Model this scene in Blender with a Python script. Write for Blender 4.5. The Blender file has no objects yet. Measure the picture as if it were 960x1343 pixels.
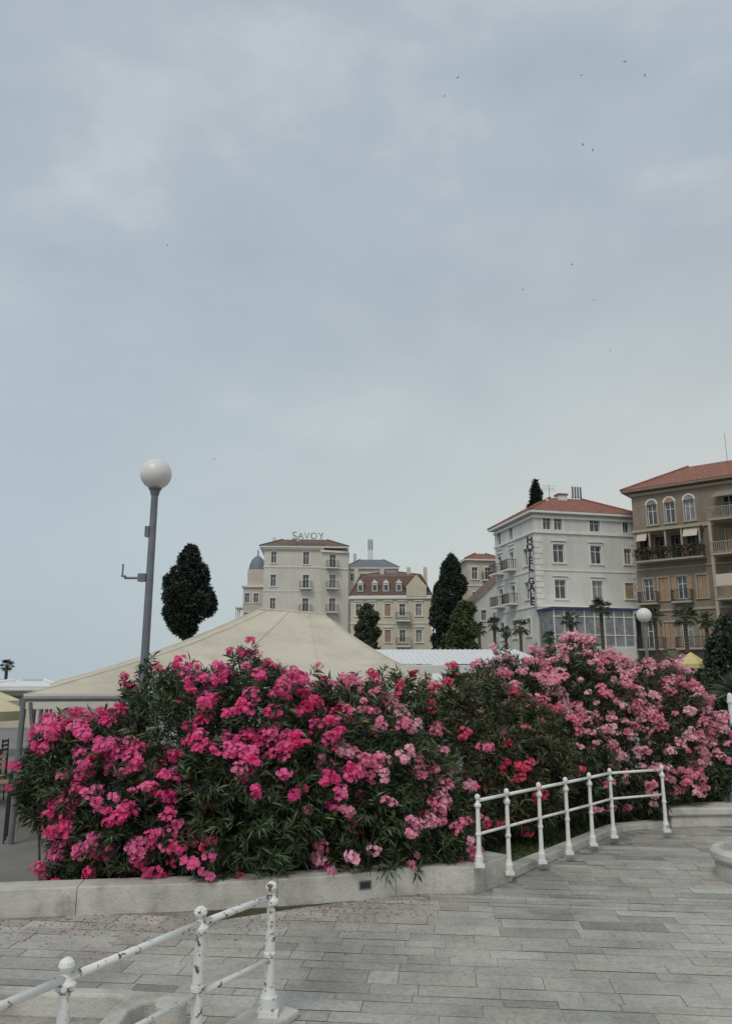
import bpy, math, random
import numpy as np
from mathutils import Vector, Matrix
random.seed(7); rng=np.random.default_rng(11)
S=bpy.context.scene
S.view_settings.view_transform='Standard'; S.view_settings.look='None'; S.view_settings.exposure=0
# ------------------------------------------------------------ camera
CH=2.3; TH=math.atan(218.5/1000.0)
cam=bpy.data.cameras.new('camera'); co=bpy.data.objects.new('camera',cam); S.collection.objects.link(co)
cam.sensor_fit='VERTICAL'; cam.sensor_height=24; cam.lens=24*1000/1343; cam.clip_end=9000; cam.clip_start=.05
co.location=(0,0,CH); co.rotation_euler=(math.pi/2+TH,0,0); S.camera=co
# survey helpers: bearings taken from the photo turned into real world coordinates
def ray(px,py):
    x=(px-480)/1000; y=(671.5-py)/1000
    return (x, math.cos(TH)-y*math.sin(TH), math.sin(TH)+y*math.cos(TH))
def P(px,py,D):
    r=ray(px,py); k=D/r[1]; return Vector((r[0]*k,D,CH+r[2]*k))
def G(px,py,z=0.0):
    r=ray(px,py); k=(z-CH)/r[2]; return Vector((r[0]*k,r[1]*k,z))
# ------------------------------------------------------------ materials
def mk(name,base,rough=.8,var=.15,scale=3,bump=0,bscale=40,metallic=0,stain=None,stain_scale=2,stain_lo=.55,stain_hi=.7,spec=.5,streak=0):
    m=bpy.data.materials.new(name); m.use_nodes=True; nt=m.node_tree; N=nt.nodes; L=nt.links
    b=N['Principled BSDF']; b.inputs['Roughness'].default_value=rough; b.inputs['Metallic'].default_value=metallic
    b.inputs['Specular IOR Level'].default_value=spec
    tc=N.new('ShaderNodeTexCoord'); n=N.new('ShaderNodeTexNoise'); n.inputs['Scale'].default_value=scale; n.inputs['Detail'].default_value=6
    n.inputs['Roughness'].default_value=.62
    L.new(tc.outputs['Object'],n.inputs['Vector'])
    r=N.new('ShaderNodeValToRGB'); L.new(n.outputs['Fac'],r.inputs['Fac'])
    r.color_ramp.elements[0].position=.3; r.color_ramp.elements[1].position=.7
    r.color_ramp.elements[0].color=[c*(1-var) for c in base]+[1]; r.color_ramp.elements[1].color=[min(1,c*(1+var)) for c in base]+[1]
    out=r.outputs['Color']
    if stain:
        n2=N.new('ShaderNodeTexNoise'); n2.inputs['Scale'].default_value=stain_scale; n2.inputs['Detail'].default_value=8; n2.inputs['Roughness'].default_value=.7
        src=tc.outputs['Object']
        if streak:
            mp=N.new('ShaderNodeMapping'); mp.inputs['Scale'].default_value=(1,1,streak); L.new(src,mp.inputs[0]); src=mp.outputs[0]
        L.new(src,n2.inputs['Vector'])
        mr=N.new('ShaderNodeMapRange'); mr.inputs[1].default_value=stain_lo; mr.inputs[2].default_value=stain_hi; L.new(n2.outputs['Fac'],mr.inputs[0])
        mx=N.new('ShaderNodeMix'); mx.data_type='RGBA'; L.new(mr.outputs[0],mx.inputs[0]); L.new(out,mx.inputs[6]); mx.inputs[7].default_value=list(stain)+[1]
        out=mx.outputs[2]
    L.new(out,b.inputs['Base Color'])
    if bump:
        nb=N.new('ShaderNodeTexNoise'); nb.inputs['Scale'].default_value=bscale; nb.inputs['Detail'].default_value=5; L.new(tc.outputs['Object'],nb.inputs['Vector'])
        bp=N.new('ShaderNodeBump'); bp.inputs['Strength'].default_value=bump; bp.inputs['Distance'].default_value=.02
        L.new(nb.outputs['Fac'],bp.inputs['Height']); L.new(bp.outputs[0],b.inputs['Normal'])
    return m
def mk_attr(name,rough=.5,trans=0.0,spec=.4):
    m=bpy.data.materials.new(name); m.use_nodes=True; nt=m.node_tree; N=nt.nodes; L=nt.links
    b=N['Principled BSDF']; b.inputs['Roughness'].default_value=rough; b.inputs['Specular IOR Level'].default_value=spec
    a=N.new('ShaderNodeAttribute'); a.attribute_name='Col'; L.new(a.outputs['Color'],b.inputs['Base Color'])
    if trans>0:
        t=N.new('ShaderNodeBsdfTranslucent'); L.new(a.outputs['Color'],t.inputs['Color'])
        mx=N.new('ShaderNodeMixShader'); mx.inputs[0].default_value=trans
        L.new(b.outputs[0],mx.inputs[1]); L.new(t.outputs[0],mx.inputs[2]); L.new(mx.outputs[0],N['Material Output'].inputs['Surface'])
    return m
def mk_tile_roof(name,c1,c2):
    m=mk(name,c1,.85,.2,1.5); nt=m.node_tree; N=nt.nodes; L=nt.links
    b=N['Principled BSDF']; src=b.inputs['Base Color'].links[0].from_socket
    n=N.new('ShaderNodeTexNoise'); n.inputs['Scale'].default_value=4; n.inputs['Detail'].default_value=4
    tc=N.new('ShaderNodeTexCoord'); L.new(tc.outputs['Object'],n.inputs['Vector'])
    mr=N.new('ShaderNodeMapRange'); mr.inputs[1].default_value=.42; mr.inputs[2].default_value=.62; L.new(n.outputs['Fac'],mr.inputs[0])
    mx=N.new('ShaderNodeMix'); mx.data_type='RGBA'; L.new(mr.outputs[0],mx.inputs[0]); L.new(src,mx.inputs[6]); mx.inputs[7].default_value=list(c2)+[1]
    w=N.new('ShaderNodeTexWave'); w.wave_type='BANDS'; w.bands_direction='X'; w.inputs['Scale'].default_value=1.3; w.inputs['Distortion'].default_value=.3
    L.new(tc.outputs['Object'],w.inputs['Vector'])
    w2=N.new('ShaderNodeTexWave'); w2.wave_type='BANDS'; w2.bands_direction='Z'; w2.inputs['Scale'].default_value=2.2; L.new(tc.outputs['Object'],w2.inputs['Vector'])
    ad=N.new('ShaderNodeMath'); ad.operation='ADD'; L.new(w.outputs['Fac'],ad.inputs[0]); L.new(w2.outputs['Fac'],ad.inputs[1])
    bp=N.new('ShaderNodeBump'); bp.inputs['Strength'].default_value=.6; bp.inputs['Distance'].default_value=.08
    L.new(ad.outputs[0],bp.inputs['Height']); L.new(bp.outputs[0],b.inputs['Normal'])
    L.new(mx.outputs[2],b.inputs['Base Color'])
    return m
def mk_paving():
    m=bpy.data.materials.new('stone_paving'); m.use_nodes=True; nt=m.node_tree; N=nt.nodes; L=nt.links
    b=N['Principled BSDF']; b.inputs['Roughness'].default_value=.7
    tc=N.new('ShaderNodeTexCoord'); at=N.new('ShaderNodeAttribute'); at.attribute_name='Col'
    n=N.new('ShaderNodeTexNoise'); n.inputs['Scale'].default_value=.8; n.inputs['Detail'].default_value=11; n.inputs['Roughness'].default_value=.7; n.inputs['Distortion'].default_value=.4; L.new(tc.outputs['Object'],n.inputs['Vector'])
    r=N.new('ShaderNodeValToRGB'); r.color_ramp.elements[0].position=.36; r.color_ramp.elements[1].position=.6
    r.color_ramp.elements[0].color=(.66,.655,.65,1); r.color_ramp.elements[1].color=(1.10,1.08,1.04,1); L.new(n.outputs['Fac'],r.inputs['Fac'])
    mx=N.new('ShaderNodeMix'); mx.data_type='RGBA'; mx.blend_type='MULTIPLY'; mx.inputs[0].default_value=1
    L.new(at.outputs['Color'],mx.inputs[6]); L.new(r.outputs['Color'],mx.inputs[7])
    n3=N.new('ShaderNodeTexNoise'); n3.inputs['Scale'].default_value=26; n3.inputs['Detail'].default_value=8; n3.inputs['Roughness'].default_value=.72; L.new(tc.outputs['Object'],n3.inputs['Vector'])
    r3=N.new('ShaderNodeValToRGB'); r3.color_ramp.elements[0].position=.32; r3.color_ramp.elements[1].position=.56
    r3.color_ramp.elements[0].color=(.62,.61,.59,1); r3.color_ramp.elements[1].color=(1,1,1,1); L.new(n3.outputs['Fac'],r3.inputs['Fac'])
    m2=N.new('ShaderNodeMix'); m2.data_type='RGBA'; m2.blend_type='MULTIPLY'; m2.inputs[0].default_value=.8
    L.new(mx.outputs[2],m2.inputs[6]); L.new(r3.outputs['Color'],m2.inputs[7]); L.new(m2.outputs[2],b.inputs['Base Color'])
    bp=N.new('ShaderNodeBump'); bp.inputs['Strength'].default_value=.4; bp.inputs['Distance'].default_value=.008; L.new(n3.outputs['Fac'],bp.inputs['Height']); L.new(bp.outputs[0],b.inputs['Normal'])
    return m
M={}
M['paving']=mk_paving()
M['joint']=mk('paving_joints',(.24,.235,.22),.95,.35,5,.3,60)
M['asphalt']=mk('asphalt',(.20,.195,.18),.9,.2,.8,.3,60)
M['stone']=mk('pale_stone',(.52,.505,.46),.8,.14,3,.4,45,stain=(.25,.235,.20),stain_scale=2.2,stain_lo=.46,stain_hi=.72)
M['grass']=mk('grass_soil',(.05,.065,.025),.95,.5,6,.6,50)
M['iron']=mk('white_paint',(.74,.74,.71),.45,.05,6,.15,70,stain=(.13,.085,.06),stain_scale=17,stain_lo=.57,stain_hi=.61)
M['iron2']=mk('white_paint_clean',(.74,.74,.72),.45,.06,6,0,70,stain=(.3,.25,.2),stain_scale=9,stain_lo=.60,stain_hi=.68)
M['grey']=mk('grey_metal',(.16,.17,.18),.5,.12,5,.1,60)
M['lampgrey']=mk('lamp_post_paint',(.15,.165,.185),.5,.18,7,.1,60)
M['dark']=mk('dark_metal',(.03,.03,.032),.5,.2,5)
M['globe']=mk('opal_globe',(.70,.68,.65),.35,.04,3)
M['canvas']=mk('cream_canvas',(.55,.50,.40),.85,.08,1.2,.2,25,stain=(.38,.34,.27),stain_scale=.9,stain_lo=.47,stain_hi=.8)
M['valance']=mk('white_canvas',(.66,.63,.56),.8,.08,2)
M['white']=mk('white_sheet',(.70,.71,.71),.5,.06,2)
M['galewall']=mk('white_plaster',(.62,.61,.57),.85,.05,.6,0,20,stain=(.48,.47,.43),stain_scale=.6,stain_lo=.47,stain_hi=.75,streak=.3)
M['trim']=mk('pale_trim',(.70,.69,.65),.8,.05,1)
M['savoywall']=mk('savoy_plaster',(.62,.59,.52),.85,.06,.5,stain=(.50,.47,.41),stain_scale=.5,stain_lo=.45,stain_hi=.8,streak=.3)
M['cream']=mk('cream_plaster',(.60,.54,.42),.85,.07,.5,stain=(.47,.41,.31),stain_scale=.6,stain_lo=.45,stain_hi=.8,streak=.3)
M['beige']=mk('beige_plaster',(.52,.46,.38),.85,.08,.5)
M['brown']=mk('brown_plaster',(.25,.205,.16),.88,.10,.5,stain=(.165,.135,.105),stain_scale=.6,stain_lo=.45,stain_hi=.75,streak=.3)
M['browntrim']=mk('tan_trim',(.36,.31,.25),.85,.08,1)
M['glass']=mk('window_glass',(.055,.062,.07),.12,.6,.7,spec=.8)
M['glass2']=mk('window_curtained',(.20,.205,.21),.25,.45,1.5,spec=.8)
M['frame']=mk('window_frame',(.62,.62,.60),.6,.04,2)
M['shutter']=mk('wood_shutter',(.34,.23,.14),.7,.2,2)
M['blue']=mk('navy_fascia',(.03,.045,.13),.5,.1,2)
M['roof']=mk_tile_roof('terracotta',(.32,.13,.085),(.21,.095,.072))
M['roof2']=mk_tile_roof('old_roof_tiles',(.20,.12,.095),(.14,.095,.08))
M['roofgrey']=mk('slate_grey',(.15,.17,.19),.6,.15,1)
M['gold']=mk('gilt_letters',(.38,.31,.19),.5,.1,2)
M['bark']=mk('bark',(.10,.075,.055),.95,.35,8,.6,20)
M['palmbark']=mk('palm_trunk',(.09,.065,.045),.95,.4,12,.8,14)
M['leaf']=mk_attr('foliage',.5,0,.5)
M['petal']=mk_attr('petals',.6,.35,.2)
M['parasol']=mk('parasol_canvas',(.62,.55,.36),.85,.06,2)
M['yellow']=mk('yellow_canvas',(.60,.50,.22),.85,.08,2)
M['wood']=mk('chair_wood',(.28,.19,.12),.7,.2,5)
M['bird']=mk('bird_feathers',(.05,.05,.05),.8,.2,5)
def sea_mat():
    m=mk('sea_water',(.16,.22,.26),.18,.1,.02); nt=m.node_tree; N=nt.nodes; L=nt.links; b=N['Principled BSDF']
    tc=N.new('ShaderNodeTexCoord'); mp=N.new('ShaderNodeMapping'); mp.inputs['Scale'].default_value=(.5,1.2,1); L.new(tc.outputs['Object'],mp.inputs[0])
    n=N.new('ShaderNodeTexNoise'); n.inputs['Scale'].default_value=1; n.inputs['Detail'].default_value=6; L.new(mp.outputs[0],n.inputs['Vector'])
    bp=N.new('ShaderNodeBump'); bp.inputs['Strength'].default_value=.5; bp.inputs['Distance'].default_value=.3; L.new(n.outputs['Fac'],bp.inputs['Height']); L.new(bp.outputs[0],b.inputs['Normal'])
    return m
M['sea']=sea_mat()
# ------------------------------------------------------------ mesh builder
def empty(name,loc=(0,0,0),rz=0):
    e=bpy.data.objects.new(name,None); S.collection.objects.link(e); e.location=loc; e.rotation_euler=(0,0,rz); e.empty_display_size=.2; return e
class MB:
    def __init__(s): s.v=[]; s.f=[]; s.m=[]; s.mats=[]
    def mi(s,k):
        if k not in s.mats: s.mats.append(k)
        return s.mats.index(k)
    def poly(s,pts,k):
        i=len(s.v); s.v+= [tuple(p) for p in pts]; s.f.append(tuple(range(i,i+len(pts)))); s.m.append(s.mi(k))
    def box(s,x0,x1,y0,y1,z0,z1,k):
        i=len(s.v); s.v+=[(x0,y0,z0),(x1,y0,z0),(x1,y1,z0),(x0,y1,z0),(x0,y0,z1),(x1,y0,z1),(x1,y1,z1),(x0,y1,z1)]
        for f in ((0,3,2,1),(4,5,6,7),(0,1,5,4),(1,2,6,5),(2,3,7,6),(3,0,4,7)): s.f.append(tuple(i+a for a in f)); s.m.append(s.mi(k))
    def cyl(s,p0,p1,r0,r1,k,n=10,cap=True):
        p0=Vector(p0); p1=Vector(p1); d=(p1-p0).normalized(); a=d.orthogonal().normalized(); b=d.cross(a); i=len(s.v)
        for p,r in ((p0,r0),(p1,r1)):
            for j in range(n):
                t=2*math.pi*j/n; s.v.append(tuple(p+a*math.cos(t)*r+b*math.sin(t)*r))
        for j in range(n): s.f.append((i+j,i+(j+1)%n,i+n+(j+1)%n,i+n+j)); s.m.append(s.mi(k))
        if cap:
            s.f.append(tuple(i+n-1-j for j in range(n))); s.m.append(s.mi(k)); s.f.append(tuple(i+n+j for j in range(n))); s.m.append(s.mi(k))
    def lathe(s,c,prof,k,n=20):
        c=Vector(c); i=len(s.v)
        for r,z in prof:
            for j in range(n):
                t=2*math.pi*j/n; s.v.append((c.x+r*math.cos(t),c.y+r*math.sin(t),c.z+z))
        for q in range(len(prof)-1):
            for j in range(n): s.f.append((i+q*n+j,i+q*n+(j+1)%n,i+(q+1)*n+(j+1)%n,i+(q+1)*n+j)); s.m.append(s.mi(k))
        s.f.append(tuple(i+n-1-j for j in range(n))); s.m.append(s.mi(k))
        q=(len(prof)-1)*n; s.f.append(tuple(i+q+j for j in range(n))); s.m.append(s.mi(k))
    def sweep(s,path,w,z0,z1,k):
        pts=[Vector((p[0],p[1])) for p in path]; Ls=[];Rs=[]
        for i,p in enumerate(pts):
            a=(pts[i]-pts[i-1]).normalized() if i>0 else (pts[1]-pts[0]).normalized()
            b=(pts[i+1]-pts[i]).normalized() if i<len(pts)-1 else a
            t=(a+b).normalized(); n=Vector((-t.y,t.x)); k2=w/max(.5,t.dot(a)); Ls.append(p+n*k2); Rs.append(p)
        i0=len(s.v)
        for l,r in zip(Ls,Rs): s.v+=[(r.x,r.y,z0),(l.x,l.y,z0),(l.x,l.y,z1),(r.x,r.y,z1)]
        for i in range(len(pts)-1):
            a=i0+4*i; b=a+4
            for q in ((0,1),(1,2),(2,3),(3,0)): s.f.append((a+q[0],b+q[0],b+q[1],a+q[1])); s.m.append(s.mi(k))
        s.f.append((i0,i0+3,i0+2,i0+1)); s.m.append(s.mi(k)); e=i0+4*(len(pts)-1); s.f.append((e,e+1,e+2,e+3)); s.m.append(s.mi(k))
    def obj(s,name,parent=None,smooth=False,bevel=0,merge=False):
        me=bpy.data.meshes.new(name); me.from_pydata(s.v,[],s.f)
        for k in s.mats: me.materials.append(M[k])
        me.polygons.foreach_set('material_index',s.m)
        if smooth: me.polygons.foreach_set('use_smooth',[True]*len(s.f))
        import bmesh
        bm=bmesh.new(); bm.from_mesh(me)
        if merge: bmesh.ops.remove_doubles(bm,verts=bm.verts,dist=.0005)
        bmesh.ops.recalc_face_normals(bm,faces=bm.faces); bm.to_mesh(me); bm.free()
        me.update(); o=bpy.data.objects.new(name,me); S.collection.objects.link(o)
        if parent: o.parent=parent
        if bevel:
            b=o.modifiers.new('bevel','BEVEL'); b.width=bevel; b.segments=2; b.limit_method='ANGLE'
        return o
def quads_obj(name,V,C,mat,parent=None):
    n=len(V); me=bpy.data.meshes.new(name); me.vertices.add(n*4); me.vertices.foreach_set('co',V.reshape(-1).astype(np.float32))
    me.loops.add(n*4); me.loops.foreach_set('vertex_index',np.arange(n*4,dtype=np.int32))
    me.polygons.add(n); me.polygons.foreach_set('loop_start',np.arange(0,n*4,4,dtype=np.int32))
    try: me.polygons.foreach_set('loop_total',np.full(n,4,dtype=np.int32))
    except Exception: pass
    me.update(calc_edges=True)
    a=me.color_attributes.new('Col','FLOAT_COLOR','POINT'); cc=np.ones((n,4,4),dtype=np.float32); cc[:,:,:3]=C[:,None,:]
    a.data.foreach_set('color',cc.reshape(-1)); me.materials.append(mat)
    o=bpy.data.objects.new(name,me); S.collection.objects.link(o)
    if parent: o.parent=parent
    return o
def nrmz(a): return a/np.maximum(1e-9,np.linalg.norm(a,axis=-1,keepdims=True))
def rndu(n): return nrmz(rng.normal(size=(n,3)))
def leafq(c,d,L,W,droop=.12):
    s=nrmz(np.cross(d,rndu(len(c)))); nn=np.cross(s,d); L=L[:,None]; W=W[:,None]
    m=c+d*L*.45
    tip=c+d*L; tip[:,2]-=droop*L[:,0]
    return np.stack([c,m+s*W*.5+nn*W*.25,tip,m-s*W*.5+nn*W*.25],axis=1)
def lump(p,f=1.0,ph=0.0):
    x,y,z=p[:,0]*f+ph,p[:,1]*f+ph*1.7,p[:,2]*f-ph
    return (np.sin(2.9*x+1.3*y)*np.sin(3.3*z+.7*x)+.6*np.sin(6.1*x-4.7*z+1)*np.sin(5.3*y+4.1*z)+.4*np.sin(11*x+3)*np.sin(9*z-7*y))/1.6
def whorl_points(ells,dens,amp=.12,rlo=.62,rhi=1.05,f=1.0,ph=0.0,zmin=.05,cut=.68):
    PP=[];AA=[];RR=[]
    for k,(cx,cy,cz,rx,ry,rz) in enumerate(ells):
        ar=4*math.pi*(((rx*ry)**1.6+(rx*rz)**1.6+(ry*rz)**1.6)/3)**(1/1.6); n=int(ar*dens)
        d=rndu(n); r=rlo+(rhi-rlo)*rng.random(n)**.6
        R=np.array([rx,ry,rz]); c=np.array([cx,cy,cz])
        p0=c+d*R; am=1+amp*lump(p0,f,ph); p=c+d*R*(r*am)[:,None]; a=nrmz(d/R)
        keep=p[:,2]>zmin
        for j,(ex,ey,ez,sx,sy,sz) in enumerate(ells):
            if j!=k:
                q=((p-np.array([ex,ey,ez]))/np.array([sx,sy,sz])); keep&=(np.linalg.norm(q,axis=1)>cut)
        PP.append(p[keep]);AA.append(a[keep]);RR.append(r[keep])
    return np.concatenate(PP),np.concatenate(AA),np.concatenate(RR)
def whorls(p,a,nl,L,W,col,cvar=.3,spread=(.45,1.35),twig=.12,yel=.04):
    n=len(p); ax=nrmz(a*.8+np.array([0,0,.55])+rng.normal(size=(n,3))*.35)
    P_=np.repeat(p,nl,0); A_=np.repeat(ax,nl,0); n2=len(P_)
    t=rng.random(n2); o=nrmz(np.cross(A_,rndu(n2))); th=spread[0]+(spread[1]-spread[0])*rng.random(n2)
    d=A_*np.cos(th)[:,None]+o*np.sin(th)[:,None]; d=nrmz(d)
    c=P_+A_*((t-.6)*twig)[:,None]
    V=leafq(c,d,L*(.7+.6*rng.random(n2)),W*(.75+.5*rng.random(n2)))
    b=np.repeat(1+cvar*rng.normal(size=n)*.8,nl)*(1+cvar*rng.normal(size=n2)*.6); b=np.clip(b,.35,2.2)
    C=np.array(col)[None,:]*b[:,None]; y=rng.random(n2)<yel; C[y]=np.array([.22,.20,.06])
    return V,np.clip(C,0,.6),ax
# ------------------------------------------------------------ ground, sea
g=MB(); g.poly([(-60,-30,0),(400,-30,0),(900,400,0),(900,900,0),(60,900,0),(-18,160,0),(-20,100,0),(-60,70,0)],'asphalt'); g.obj('ground')
g=MB(); g.poly([(-7000,-300,-1.5),(7000,-300,-1.5),(7000,8500,-1.5),(-7000,8500,-1.5)],'sea'); g.obj('sea')
wallpx=[(-160,1214),(0,1206),(130,1201),(260,1196),(370,1190),(450,1184),(520,1176),(560,1173),(600,1174),(622,1174),(672,1156)]
wp=[G(a,b) for a,b in wallpx]
railz=.97
rpx=[(626,1050),(664,1042),(706,1033.5),(741,1026.5),(772,1020),(799,1014),(867,1009.5)]
rp=[G(a,b,railz) for a,b in rpx]
curb=[G(672,1153),G(706,1138),G(760,1115),G(812,1092),G(872,1086)]
pv=MB()
pav=[(-9,-12)]+[(p.x,p.y) for p in wp]+[(p.x,p.y) for p in curb[1:]]+[(G(880,1087).x,G(880,1087).y),(30,14),(30,-12)]
pav[1]=( -9, wp[0].y)
epv=empty('plaza_pavement'); pv.poly([(x,y,.003) for x,y in pav],'joint'); pv.obj('bedding',epv)
bl=np.array([[p.x,p.y] for p in wp]+[[p.x,p.y] for p in curb[1:]]+[[30,14]])
ang=math.radians(-6); ux=np.array([math.cos(ang),math.sin(ang)]); uy=np.array([-math.sin(ang),math.cos(ang)])
Vs=[];Cs=[]; rr=random.Random(5); v=-2.0
while v<16:
    h=rr.choice([.13,.17,.2,.2,.24,.27]); u=-12+rr.random()
    while u<24:
        w=rr.choice([.26,.36,.46,.56,.66,.8])*rr.uniform(.9,1.1); gp=rr.uniform(.0015,.0045)
        wob=[rr.uniform(-.004,.004) for _ in range(4)]
        q=[(u+gp,v+gp+wob[0]),(u+w-gp,v+gp+wob[1]),(u+w-gp,v+h-gp+wob[2]),(u+gp,v+h-gp+wob[3])]; pts=[ux*a+uy*b for a,b in q]
        cx=sum(p[0] for p in pts)/4
        M_=max(p[1]-np.interp(p[0],bl[:,0],bl[:,1]) for p in pts)
        if M_<(.13 if cx<7 else .0) and -9<cx<29:
            z=.006+rr.uniform(0,.003); Vs.append([(p[0],p[1],z+rr.uniform(-.0006,.0006)) for p in pts])
            c=rr.gauss(.42,.035); 
            if rr.random()<.08: c-=.09
            c=min(.54,max(.26,c)); t=rr.uniform(-.008,.018); Cs.append((c+t,c*.99,c*.92-t*.5))
        u+=w
    v+=h
quads_obj('slabs',np.array(Vs),np.array(Cs),M['paving'],epv)
gr=MB(); gr.poly([(wp[1].x+2.1,8.05,.008),(wp[6].x,wp[6].y+.12,.008),(wp[-1].x-.15,wp[-1].y+.1,.008),(curb[1].x,curb[1].y+.05,.008),(curb[3].x,curb[3].y+.1,.008),(curb[4].x,curb[4].y+.1,.008),(7.5,12.9,.008),(7.5,15.2,.008),(-3.6,11.2,.008)],'grass'); gr.obj('garden_bed')
n=9000
gx=-.2+5.2*rng.random(n); ka=np.array([[p.x,p.y] for p in [wp[-1]]+curb[1:]]); cy=np.interp(gx,ka[:,0],ka[:,1])+.2; gy=cy+rng.random(n)*1.5
c=np.stack([gx,gy,np.full(n,.0)],1); d=nrmz(np.stack([rng.normal(size=n)*.4,rng.normal(size=n)*.4,np.ones(n)],1))
quads_obj('grass',leafq(c,d,.05+.06*rng.random(n),np.full(n,.012)),np.array([.08,.12,.035])*(0.5+rng.random((n,1))),M['leaf'])
# ------------------------------------------------------------ low stone wall
HW=.27
e=empty('low_stone_wall')
def stone_run(path,width,h,seg,name,e,bev,gap=.002):
    pts=[Vector((p.x,p.y)) for p in path]; L=[0]
    for a,b in zip(pts[:-1],pts[1:]): L.append(L[-1]+(b-a).length)
    def at(s):
        for i in range(len(L)-1):
            if s<=L[i+1]+1e-6: return pts[i].lerp(pts[i+1],(s-L[i])/(L[i+1]-L[i]))
        return pts[-1]
    s=0; w=MB()
    while s<L[-1]-.05:
        t=min(L[-1],s+seg*random.uniform(.85,1.15)); 
        if L[-1]-t<.3: t=L[-1]
        w.sweep([tuple(at(s+gap)),tuple(at((2*s+t)/3)),tuple(at((s+2*t)/3)),tuple(at(t-gap))],width,0,h+random.uniform(-.002,.002),'stone'); s=t
    w.obj(name,e,bevel=bev)
stone_run(wp[:7],.32,HW,1.9,'straight_run',e,.009)
w=MB(); w.sweep([(p.x,p.y) for p in wp[6:]],.36,0,HW+.012,'stone'); w.obj('corner_block',e,bevel=.02)
w=MB()
dv=(wp[6]-wp[5]).normalized(); nv=Vector((dv.y,-dv.x,0)); c0=wp[5]+dv*.25
for (s0,s1,t,k) in ((-.07,.07,.006,'grey'),(-.055,.055,.01,'dark')):
    hh=.045 if k=='grey' else .03
    A=[c0+dv*s0+nv*t,c0+dv*s1+nv*t]
    w.poly([(A[0].x,A[0].y,.15-hh),(A[1].x,A[1].y,.15-hh),(A[1].x,A[1].y,.15+hh),(A[0].x,A[0].y,.15+hh)],k)
w.obj('socket_cover',e)
e=empty('kerb'); stone_run(curb,.2,.1,.8,'kerb_stones',e,.012)
# ------------------------------------------------------------ railings
def post(mb,x,y,z0,ztop,k,s=1.0):
    h=ztop-z0
    mb.box(x-.055*s,x+.055*s,y-.055*s,y+.055*s,z0,z0+.035,k)
    pr=[(.048,.035),(.048,.11),(.04,.125),(.034,.15),(.03,.17),(.026,h*.42),(.034,h*.43),(.036,h*.455),(.028,h*.47),(.023,h*.80),(.03,h*.81),(.042,h*.83),(.042,h*.855),(.03,h*.87),(.02,h*.89),(.016,h*.915),(.026,h*.93),(.034,h*.955),(.03,h*.98),(.012,h)]
    mb.lathe((x,y,z0),[(a*s,b) for a,b in pr],k,16)
e=empty('railing')
mb=MB()
for i,p in enumerate(rp): post(mb,p.x,p.y,.1 if i!=0 else HW+.012,railz+.07,'iron2',.95)
mb.obj('posts',e,smooth=False)
mb=MB()
for a,b in zip(rp[:-1],rp[1:]):
    mb.cyl((a.x,a.y,railz),(b.x,b.y,railz),.019,.019,'iron2',10); mb.cyl((a.x,a.y,.62),(b.x,b.y,.62),.016,.016,'iron2',10)
mb.obj('rails',e,smooth=True)
e=empty('railing')
frz=.80
fp=[G(356,1176,frz),G(263,1211,frz),G(87,1284,frz)]
fp.append(fp[2]+(fp[2]-fp[1])); fp.append(fp[3]+(fp[2]-fp[1]))
mb=MB()
for p in fp: post(mb,p.x,p.y,.06,frz+.1,'iron',1.25)
mb.obj('posts',e)
mb=MB()
for a,b in zip(fp[:-1],fp[1:]):
    mb.cyl((a.x,a.y,frz),(b.x,b.y,frz),.022,.022,'iron',12); mb.cyl((a.x,a.y,.40),(b.x,b.y,.40),.018,.018,'iron',12)
mb.obj('rails',e,smooth=True)
e=empty('scrolled_stone_kerb')
mb=MB(); dr=(fp[0]-fp[3]).normalized(); nr=Vector((dr.y,-dr.x,0)); s0=fp[0]+dr*.18+nr*.14; s1=fp[4]+nr*.14
mb.sweep([(s0.x,s0.y),(s1.x,s1.y)][::-1],.32,0,.06,'stone'); mb.obj('plinth',e,bevel=.02)
sp=[G(a,b,.17) for a,b in ((140,1400),(150,1362),(158,1340),(172,1322),(190,1314),(208,1313),(222,1319))]
mb=MB(); mb.sweep([(p.x,p.y) for p in sp],.13,0,.17,'stone'); mb.obj('scroll_wall',e,bevel=.02)
c=sp[-1]; mb=MB(); mb.lathe((c.x-.0,c.y+.06,0),[(.105,0),(.105,.165),(.09,.185),(.04,.19)],'stone',28); mb.obj('scroll_end',e,smooth=False)
mb=MB(); a=G(160,1300,.17); mb.sweep([(-6.5,a.y+.2),(-3,a.y+.05),(a.x-.5,a.y-.02),(a.x,a.y-.05),(sp[3].x,sp[3].y+.08)],.12,0,.165,'stone'); mb.obj('curved_kerb',e,bevel=.02)
# ------------------------------------------------------------ stone benches right
e=empty('stone_bench')
mb=MB(); a=G(877,1087); b=a+Vector((3.2,.25,0))
mb.sweep([(a.x+.05,a.y),(b.x,b.y)],.5,0,.19,'stone'); mb.sweep([(a.x,a.y-.05),(b.x+.05,b.y-.05)],.6,.19,.31,'stone'); mb.obj('slab',e,bevel=.03)
e=empty('round_stone_planter')
mb=MB(); c=G(1006,1158); mb.lathe((c.x,c.y+.1,0),[(.50,0),(.50,.17),(.49,.19),(.53,.22),(.55,.25),(.55,.31),(.52,.335),(.44,.335),(.43,.26)],'stone',48); mb.obj('ring',e,smooth=False)
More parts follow.
